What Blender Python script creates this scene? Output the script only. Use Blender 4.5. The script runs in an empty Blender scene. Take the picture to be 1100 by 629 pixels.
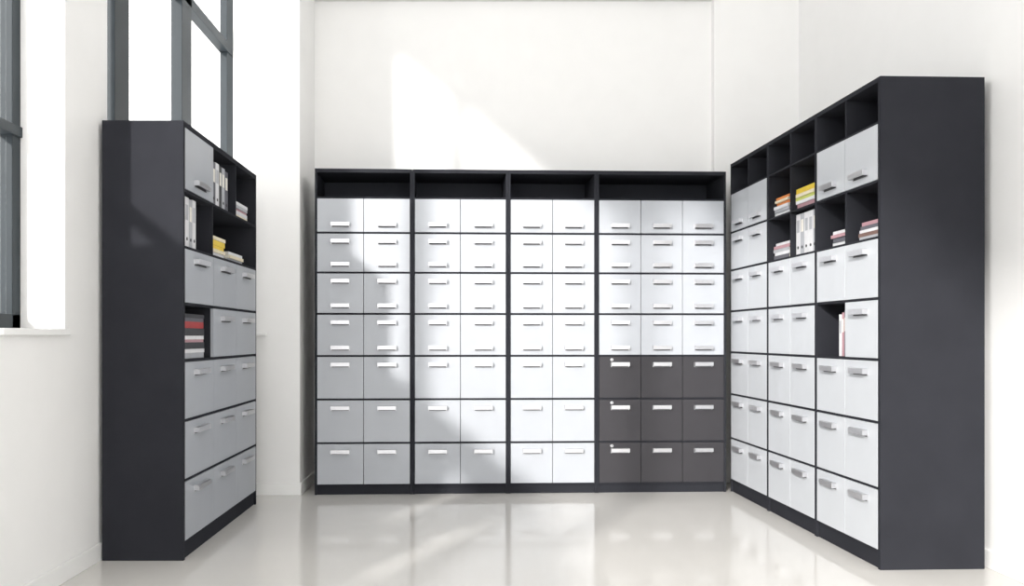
import bpy, bmesh, math, random
from mathutils import Matrix, Vector
random.seed(4)
scene = bpy.context.scene
scene.view_settings.view_transform = 'Standard'
scene.view_settings.exposure = 0.0

# ---------------------------------------------------------------- materials
def mat(name, col, rough=0.5, metal=0.0, var=0.03, scale=6.0, bump=0.0, spec=0.5, bscale=None):
    m = bpy.data.materials.new(name); m.use_nodes = True
    nt = m.node_tree; b = nt.nodes['Principled BSDF']
    tc = nt.nodes.new('ShaderNodeTexCoord')
    nz = nt.nodes.new('ShaderNodeTexNoise'); nz.inputs['Scale'].default_value = scale
    nz.inputs['Detail'].default_value = 3
    nt.links.new(tc.outputs['Object'], nz.inputs['Vector'])
    cr = nt.nodes.new('ShaderNodeValToRGB')
    cr.color_ramp.elements[0].position = .3; cr.color_ramp.elements[1].position = .7
    cr.color_ramp.elements[0].color = tuple(c*(1-var) for c in col)+(1,)
    cr.color_ramp.elements[1].color = tuple(min(1, c*(1+var)) for c in col)+(1,)
    nt.links.new(nz.outputs['Fac'], cr.inputs['Fac'])
    nt.links.new(cr.outputs['Color'], b.inputs['Base Color'])
    b.inputs['Roughness'].default_value = rough
    b.inputs['Metallic'].default_value = metal
    b.inputs['Specular IOR Level'].default_value = spec
    if bump > 0:
        n2 = nt.nodes.new('ShaderNodeTexNoise'); n2.inputs['Scale'].default_value = bscale or 150
        nt.links.new(tc.outputs['Object'], n2.inputs['Vector'])
        bp = nt.nodes.new('ShaderNodeBump'); bp.inputs['Strength'].default_value = bump
        bp.inputs['Distance'].default_value = 0.002
        nt.links.new(n2.outputs['Fac'], bp.inputs['Height'])
        nt.links.new(bp.outputs['Normal'], b.inputs['Normal'])
    return m

M_wall = mat('wall_paint', (.90, .896, .888), .7, var=.008, bump=.05)
M_trim = mat('trim_paint', (.90, .90, .89), .45, var=.01)
M_ceil = mat('ceiling_paint', (.90, .90, .89), .8, var=.01)
M_floor = mat('polished_floor', (.71, .69, .66), .10, var=.02, scale=1.3, bump=.02, bscale=3, spec=.6)
M_dark = mat('charcoal_laminate', (.028, .029, .035), .85, var=.06, bump=.05, spec=.06)
M_in = mat('charcoal_interior', (.034, .036, .045), .7, var=.05, spec=.15)
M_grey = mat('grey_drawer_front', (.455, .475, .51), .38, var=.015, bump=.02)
M_greySun = mat('grey_drawer_front_sunlit', (.54, .56, .59), .38, var=.015, bump=.02)  # grey front with sunlight on the right units put into its colour
M_greyShade = mat('grey_drawer_front_shaded', (.38, .40, .435), .38, var=.015, bump=.02)  # same grey darkened to carry the left cabinet's shade
M_blk = mat('graphite_drawer_front', (.042, .040, .045), .5, var=.04, spec=.3)
M_metal = mat('brushed_steel', (.62, .62, .64), .3, metal=.8, var=.03, scale=60)
M_slot = mat('handle_shade_and_slots', (.05, .05, .055), .5)
M_frame = mat('window_frame_metal', (.032, .040, .046), .5, var=.03, spec=.2)
M_page = mat('paper_pages', (.80, .77, .70), .8, var=.05, scale=80)
cols = {'white': (.72, .72, .74), 'lgrey': (.42, .43, .46), 'black': (.02, .02, .025), 'red': (.35, .03, .03),
        'orange': (.75, .25, .06), 'yellow': (.80, .58, .05), 'cream': (.78, .70, .52), 'blue': (.08, .12, .25),
        'pink': (.45, .25, .28), 'brown': (.18, .10, .08), 'dgrey': (.10, .10, .12), 'lime': (.55, .60, .15)}
MC = {k: mat('cover_'+k, v, .5, var=.05, scale=20) for k, v in cols.items()}

M_glass = bpy.data.materials.new('window_glass'); M_glass.use_nodes = True
nt = M_glass.node_tree; nt.nodes.clear()
o = nt.nodes.new('ShaderNodeOutputMaterial'); mx = nt.nodes.new('ShaderNodeMixShader')
t = nt.nodes.new('ShaderNodeBsdfTransparent'); g = nt.nodes.new('ShaderNodeBsdfGlossy')
t.inputs['Color'].default_value = (1, 1, 1, 1); g.inputs['Roughness'].default_value = .02
mx.inputs[0].default_value = .05
nt.links.new(t.outputs[0], mx.inputs[1])
nt.links.new(g.outputs[0], mx.inputs[2]); nt.links.new(mx.outputs[0], o.inputs[0])

# ---------------------------------------------------------------- mesh builder
class MB:
    def __init__(s): s.bm = bmesh.new(); s.mats = []
    def mi(s, m):
        if m not in s.mats: s.mats.append(m)
        return s.mats.index(m)
    def box(s, x0, x1, y0, y1, z0, z1, m):
        if x1 < x0: x0, x1 = x1, x0
        if y1 < y0: y0, y1 = y1, y0
        if z1 < z0: z0, z1 = z1, z0
        P = ((x0,y0,z0),(x1,y0,z0),(x1,y1,z0),(x0,y1,z0),(x0,y0,z1),(x1,y0,z1),(x1,y1,z1),(x0,y1,z1))
        v = [s.bm.verts.new(p) for p in P]
        i = s.mi(m)
        for f in ((0,3,2,1),(4,5,6,7),(0,1,5,4),(1,2,6,5),(2,3,7,6),(3,0,4,7)):
            fc = s.bm.faces.new([v[k] for k in f]); fc.material_index = i
    def cyl(s, c, r, d, m, seg=16):
        R = Matrix.Rotation(math.pi/2, 4, 'X')
        r0 = bmesh.ops.create_cone(s.bm, cap_ends=True, segments=seg, radius1=r, radius2=r, depth=d,
                                   matrix=Matrix.Translation(c) @ R)
        i = s.mi(m)
        for f in {f for v in r0['verts'] for f in v.link_faces}: f.material_index = i
    def done(s, name, loc=(0,0,0), rz=0.0, bevel=0.0):
        me = bpy.data.meshes.new(name); s.bm.to_mesh(me); s.bm.free()
        for m in s.mats: me.materials.append(m)
        ob = bpy.data.objects.new(name, me); scene.collection.objects.link(ob)
        ob.location = loc; ob.rotation_euler = (0, 0, rz)
        if bevel:
            b = ob.modifiers.new('bevel', 'BEVEL'); b.width = bevel; b.segments = 2; b.limit_method = 'ANGLE'
        return ob

def one(name, *a, **k):
    b = MB(); b.box(*a); return b.done(name, **k)

# ---------------------------------------------------------------- room
ZC = 5.6; Y0 = -6.2; ZH = 4.78; ZH3 = 5.35
one('floor', -2.27, 2.8, Y0, 7.3, -.12, 0, M_floor)
one('ceiling', -2.27, 2.8, Y0, 7.3, ZC, ZC+.1, M_ceil)
one('wall_back', -1.3, 2.75, 6.52, 6.72, 0, ZC, M_wall)
one('wall_right', 2.6, 2.8, Y0, 6.72, 0, ZC, M_wall)
one('pillar', -1.73, -1.244, 5.95, 7.3, 0, ZC, M_wall)
one('pillar', 1.93, 2.62, 6.44, 6.54, 0, ZC, M_wall)
b = MB()
b.box(-2.27, -1.92, Y0, 7.3, 0, 1.16, M_wall)
b.box(-2.27, -1.92, -.75, 7.3, ZH, ZC, M_wall)
b.box(-2.27, -1.92, Y0, -.75, ZH3, ZC, M_wall)
b.box(-2.27, -1.92, 3.86, 4.31, 1.16, ZH, M_wall)
for a, c in ((Y0, .3), (1.2, 1.6), (2.5, 3.3)): b.box(-2.27, -1.92, a, c, 1.16, 2.0, M_wall)  # unseen sill raised to cut the sun, gaps shaped for floor patches
b.box(-2.27, -1.92, .3, 1.2, 1.9, 2.0, M_wall); b.box(-2.27, -1.92, 1.6, 2.5, 1.9, 2.0, M_wall)
b.box(-2.27, -1.72, 7.1, 7.3, 0, ZC, M_wall)
b.done('wall_left')
b = MB()
b.box(-1.244, 1.93, 6.40, 6.52, 3.835, 3.87, M_ceil)
b.box(-1.244, 1.93, 6.42, 6.52, 3.875, 4.0, M_ceil)
b.done('trim_1')
b = MB()
b.box(-2.2, -1.89, 3.3, 3.86, 1.16, 1.19, M_trim)
b.done('trim_2', bevel=.004)
b = MB()
b.box(-2.0, -1.905, 4.31, 5.94, 1.16, 1.185, M_trim)
b.box(-1.905, -1.485, 5.925, 5.96, 1.16, 1.185, M_trim)
b.done('trim_3', bevel=.004)
b = MB()
b.box(-1.92, -1.905, Y0, 5.95, 0, .09, M_trim)
b.done('baseboard_left', bevel=.003)
b = MB()
b.box(-1.92, -1.232, 5.936, 5.95, 0, .09, M_trim)
b.box(-1.244, -1.232, 5.95, 6.5, 0, .09, M_trim)
b.done('baseboard_back', bevel=.003)
b = MB()
b.box(2.585, 2.6, Y0, 6.44, 0, .09, M_trim)
b.done('baseboard_right', bevel=.003)

def window(name, X, y0, y1, z0, z1, posts, rails, w=.07, d=.06, wn=None, wf=None):
    b = MB(); wn = wn or w; wf = wf or w
    b.box(X-d, X, y0, y1, z0, z0+.07, M_frame); b.box(X-d, X, y0, y1, z1-.07, z1, M_frame)
    b.box(X-d, X, y0, y0+wn, z0, z1, M_frame); b.box(X-d, X, y1-wf, y1, z0, z1, M_frame)
    for p, pw in posts: b.box(X-d-.01, X+.01, p-pw/2, p+pw/2, z0, z1, M_frame)
    for r, rw in rails: b.box(X-d-.01, X+.01, y0, y1, r-rw/2, r+rw/2, M_frame)
    b.box(X-d/2-.003, X-d/2+.003, y0+w, y1-w, z0+.07, z1-.07, M_glass)
    return b.done(name, bevel=.003)
window('window_1', -2.13, -.75, 3.86, 1.19, ZH, [(2.45, .14)], [(2.12, .05)])
window('window_2', -2.05, 4.70, 7.05, 1.19, ZH, [(5.87, .20)], [(3.60, .08)], wn=.20, wf=.18)
window('unseen_sun_window', -2.13, Y0+.1, -.75, 1.99, ZH3, [], [])  # added out of view, head set high so sun reaches right cabinets

# ---------------------------------------------------------------- cabinets
def handle(b, uc, z, w=.137, front=-.002):
    b.box(uc-w/2, uc+w/2, front-.003, front, z-.018, z+.016, M_metal)
    b.box(uc-w/2+.006, uc+w/2-.006, front-.0045, front-.003, z-.0165, z-.001, M_slot)  # flat dark strip colours in the shade beneath the pull
    for s in (-1, 1):
        x = uc+s*(w/2-.006)
        b.box(x-.005, x+.005, front-.026, front, z-.010, z+.015, M_metal)
    b.box(uc-w/2, uc+w/2, front-.030, front-.022, z-.010, z+.018, M_metal)
    b.box(uc-w/2, uc+w/2, front-.028, front-.001, z+.014, z+.018, M_metal)

def cabinet(name, loc, rz, u0, width, ncol, rows, cell, hpos, depth, top, t=.018, sh=.012, tl=None, tr=None, hw=.137, front=None):
    b = MB(); tl = tl or t; tr = tr or t
    b.box(u0, u0+tl, 0, depth, 0, top, M_dark)
    b.box(u0+width-tr, u0+width, 0, depth, 0, top, M_dark)
    b.box(u0+tl, u0+width-tr, 0, depth, rows[0], top, M_dark)
    b.box(u0+tl, u0+width-tr, depth-.01, depth-.001, .02, rows[0], M_in)
    b.box(u0+tl, u0+width-tr, .012, .03, 0, rows[-1], M_dark)
    a, c = u0+tl, u0+width-tr
    cw = (c-a)/ncol
    for r in range(len(rows)-1):
        zt, zb = rows[r], rows[r+1]
        b.box(a, c, .002, depth-.01, zb-sh/2, zb+sh/2, M_dark)
        for k in range(ncol):
            kind = cell(r, k)
            x0, x1 = a+k*cw, a+(k+1)*cw
            zt2 = zt-(sh/2 if r else 0)-.0015; zb2 = zb+sh/2+.0015
            if kind in 'DK':
                m = (front or M_grey) if kind == 'D' else M_blk
                b.box(x0+.002, x1-.002, -.002, .016, zb2, zt2, m)
                hp = hpos[r]
                if hp in ('high', 'both'): handle(b, (x0+x1)/2, zt2-.058, hw)
                if hp in ('low', 'both'): handle(b, (x0+x1)/2, zb2+.050, hw)
                if kind == 'K' and k == 0:
                    b.cyl((x0+.095, -.004, zt2-.022), .011, .008, M_metal)
                    b.box(x0+.093, x0+.097, -.0095, -.008, zt2-.028, zt2-.016, M_slot)
            if k < ncol-1 and kind != 'M':
                nx = cell(r, k+1)
                if kind not in 'DK' and nx not in 'DK':
                    b.box(x1-.007, x1+.007, .002, depth-.01, zb, zt, M_dark)
                elif not (kind in 'DK' and nx in 'DK'):
                    b.box(x1-.005, x1+.005, .017, depth-.01, zb, zt, M_dark)
    return b.done(name, loc, rz, bevel=.0012)

BR = math.atan2(.12, 3.04); BL = (-1.1356, 5.95, 0)
rowsB = [2.357, 2.173, 1.916, 1.625, 1.323, 1.015, .697, .378, .07]
hB = ['', 'low', 'both', 'both', 'both', 'high', 'high', 'high']
def cb(r, k): return 'M' if r == 0 else 'D'
def cb4(r, k): return 'M' if r == 0 else ('K' if r >= 5 else 'D')
U = [0, .7126, 1.418, 2.0747, 3.0458]
for i in range(4):
    n = 3 if i == 3 else 2
    cabinet('filing_cabinet', BL, BR, U[i]+.001, U[i+1]-U[i]-.002, n, rowsB, cb4 if i == 3 else cb, hB, .40, 2.385, t=.016)

LL = (-1.478, 4.2, 0); LR = math.radians(90)
rowsL = [2.24, 1.915, 1.62, 1.325, 1.03, .72, .41, .09]
def cl(r, k):
    if r == 0: return 'D' if k == 0 else 'O'
    if r == 1: return 'O' if k == 0 else 'M'
    if r == 3: return 'O' if k == 0 else 'D'
    return 'D'
cabinet('filing_cabinet', LL, LR, 0, 1.43, 3, rowsL, cl, ['low', 'low', 'high', 'high', 'high', 'high', 'high'], .42, 2.27, t=.022, sh=.014, hw=.20, front=M_greyShade)

RL = (1.95, 6.10, 0); RR = math.atan2(-2.07, .08)
rowsR = [2.42, 2.22, 1.93, 1.65, 1.345, 1.04, .728, .40, .09]
hR = ['', 'low', 'high', 'high', 'high', 'high', 'high', 'high']
def cra(r, k): return 'O' if r == 0 else 'D'
def crb(r, k): return 'O' if r in (0, 1, 2) else 'D'
def crc(r, k):
    if r in (0, 2): return 'O'
    if r == 4 and k == 0: return 'O'
    return 'D'
for i, f in enumerate((cra, crb, crc)):
    cabinet('filing_cabinet', RL, RR, i*.6905+.001, .6885, 2, rowsR, f, hR, .53, 2.445, t=.015, tr=.022 if i == 2 else .015, hw=.15, front=M_greySun)

# ---------------------------------------------------------------- books / binders
def book(b, u0, u1, v0, v1, z0, z1, m, flat=True):
    c = .003
    if flat:
        b.box(u0, u1, v0, v1, z0, z0+c, m); b.box(u0, u1, v0, v1, z1-c, z1, m)
        b.box(u0, u1, v0, v0+c, z0+c, z1-c, m)
        b.box(u0+.004, u1-.004, v0+c, v1-.004, z0+c, z1-c, M_page)
    else:
        b.box(u0, u0+c, v0, v1, z0, z1, m); b.box(u1-c, u1, v0, v1, z0, z1, m)
        b.box(u0+c, u1-c, v0, v0+c, z0, z1, m)
        b.box(u0+c, u1-c, v0+c, v1-.004, z0+.004, z1-.005, M_page)
def stack(loc, rz, u0, u1, zb, names, hs, v=.02):
    b = MB(); z = zb+.0005
    for n, h in zip(names, hs):
        j = random.uniform(-.008, .008); s = random.uniform(0, .02)
        book(b, u0+j+s, u1+j-s*.5, v+random.uniform(0, .015), v+.22, z, z+h, MC[n]); z += h+.0005
    return b.done('stack_of_books', loc, rz)
def binders(loc, rz, u0, zb, specs, v=.03, gap=.003):
    b = MB(); u = u0
    for n, w, h in specs:
        book(b, u, u+w, v, v+.27, zb+.0005, zb+h, MC[n], flat=False)
        b.box(u+w*.2, u+w*.8, v-.001, v, zb+h*.55, zb+h*.85, M_page if n not in ('white',) else MC['lgrey'])
        if w > .035: b.cyl((u+w/2, v-.001, zb+h*.18), .009, .003, M_slot)
        u += w+gap
    return b.done('row_of_binders', loc, rz)

s = .0075
binders(LL, LR, .50, 1.915+s, [('lgrey', .06, .26), ('dgrey', .06, .26), ('white', .065, .265), ('black', .05, .26), ('lgrey', .06, .26), ('dgrey', .06, .25)])
stack(LL, LR, 1.02, 1.30, 1.915+s, ['cream', 'white', 'pink', 'lgrey', 'white'], [.02, .025, .015, .02, .02])
binders(LL, LR, .04, 1.62+s, [('white', .062, .27), ('white', .062, .27), ('lgrey', .05, .265), ('white', .055, .27)])
stack(LL, LR, .50, .80, 1.62+s, ['white', 'cream', 'yellow', 'yellow', 'cream'], [.025, .02, .022, .03, .02])
stack(LL, LR, .88, 1.20, 1.62+s, ['lgrey', 'cream', 'white'], [.02, .02, .02])
stack(LL, LR, .04, .40, 1.03+s, ['lgrey', 'white', 'black', 'pink', 'white', 'black', 'red', 'dgrey', 'black'], [.03, .02, .035, .015, .02, .04, .035, .02, .02])
ub = .6905+.015; cw = .33
stack(RL, RR, ub+.03, ub+.26, 1.93+s, ['white', 'lgrey', 'white', 'orange', 'cream', 'orange'], [.025, .02, .02, .02, .015, .02])
stack(RL, RR, ub+cw+.02, ub+cw+.28, 1.93+s, ['pink', 'white', 'lime', 'cream', 'yellow'], [.03, .02, .02, .02, .035])
stack(RL, RR, ub+.03, ub+.27, 1.65+s, ['dgrey', 'white', 'lgrey', 'pink', 'white'], [.025, .02, .02, .02, .02])
binders(RL, RR, ub+cw+.02, 1.65+s, [('white', .055, .25), ('lgrey', .05, .25), ('white', .055, .25), ('white', .055, .25), ('lgrey', .045, .25)])
uc = 1.381+.015
stack(RL, RR, uc+.12, uc+.32, 1.65+s, ['white', 'dgrey', 'pink', 'white'], [.02, .025, .018, .02])
stack(RL, RR, uc+.42, uc+.63, 1.65+s, ['lgrey', 'brown', 'white', 'dgrey', 'pink'], [.015, .02, .015, .02, .02])
binders(RL, RR, uc+.20, 1.04+s, [('white', .03, .23), ('pink', .022, .24), ('dgrey', .03, .25), ('lgrey', .03, .25)])

# ---------------------------------------------------------------- light
w = bpy.data.worlds.new('sky'); scene.world = w; w.use_nodes = True
bg = w.node_tree.nodes['Background']
bg.inputs['Color'].default_value = (1.0, .998, .99, 1); bg.inputs['Strength'].default_value = 2.8
sl = bpy.data.lights.new('sun', 'SUN'); sl.energy = 4.4; sl.angle = math.radians(2.2); sl.color = (1, .975, .94)
so = bpy.data.objects.new('sun', sl); scene.collection.objects.link(so)
so.rotation_euler = Vector((1, 1.98, -.82)).to_track_quat('-Z', 'Y').to_euler()
so.location = (-8, -8, 8)

# ---------------------------------------------------------------- camera
cd = bpy.data.cameras.new('camera'); cam = bpy.data.objects.new('camera', cd)
scene.collection.objects.link(cam); scene.camera = cam
cam.location = (0, 0, 1.152); cam.rotation_euler = (math.radians(90), 0, 0)
cd.sensor_width = 36; cd.lens = 875/1100*36
cd.shift_x = 45/1100; cd.shift_y = 47.5/1100
cd.clip_end = 100
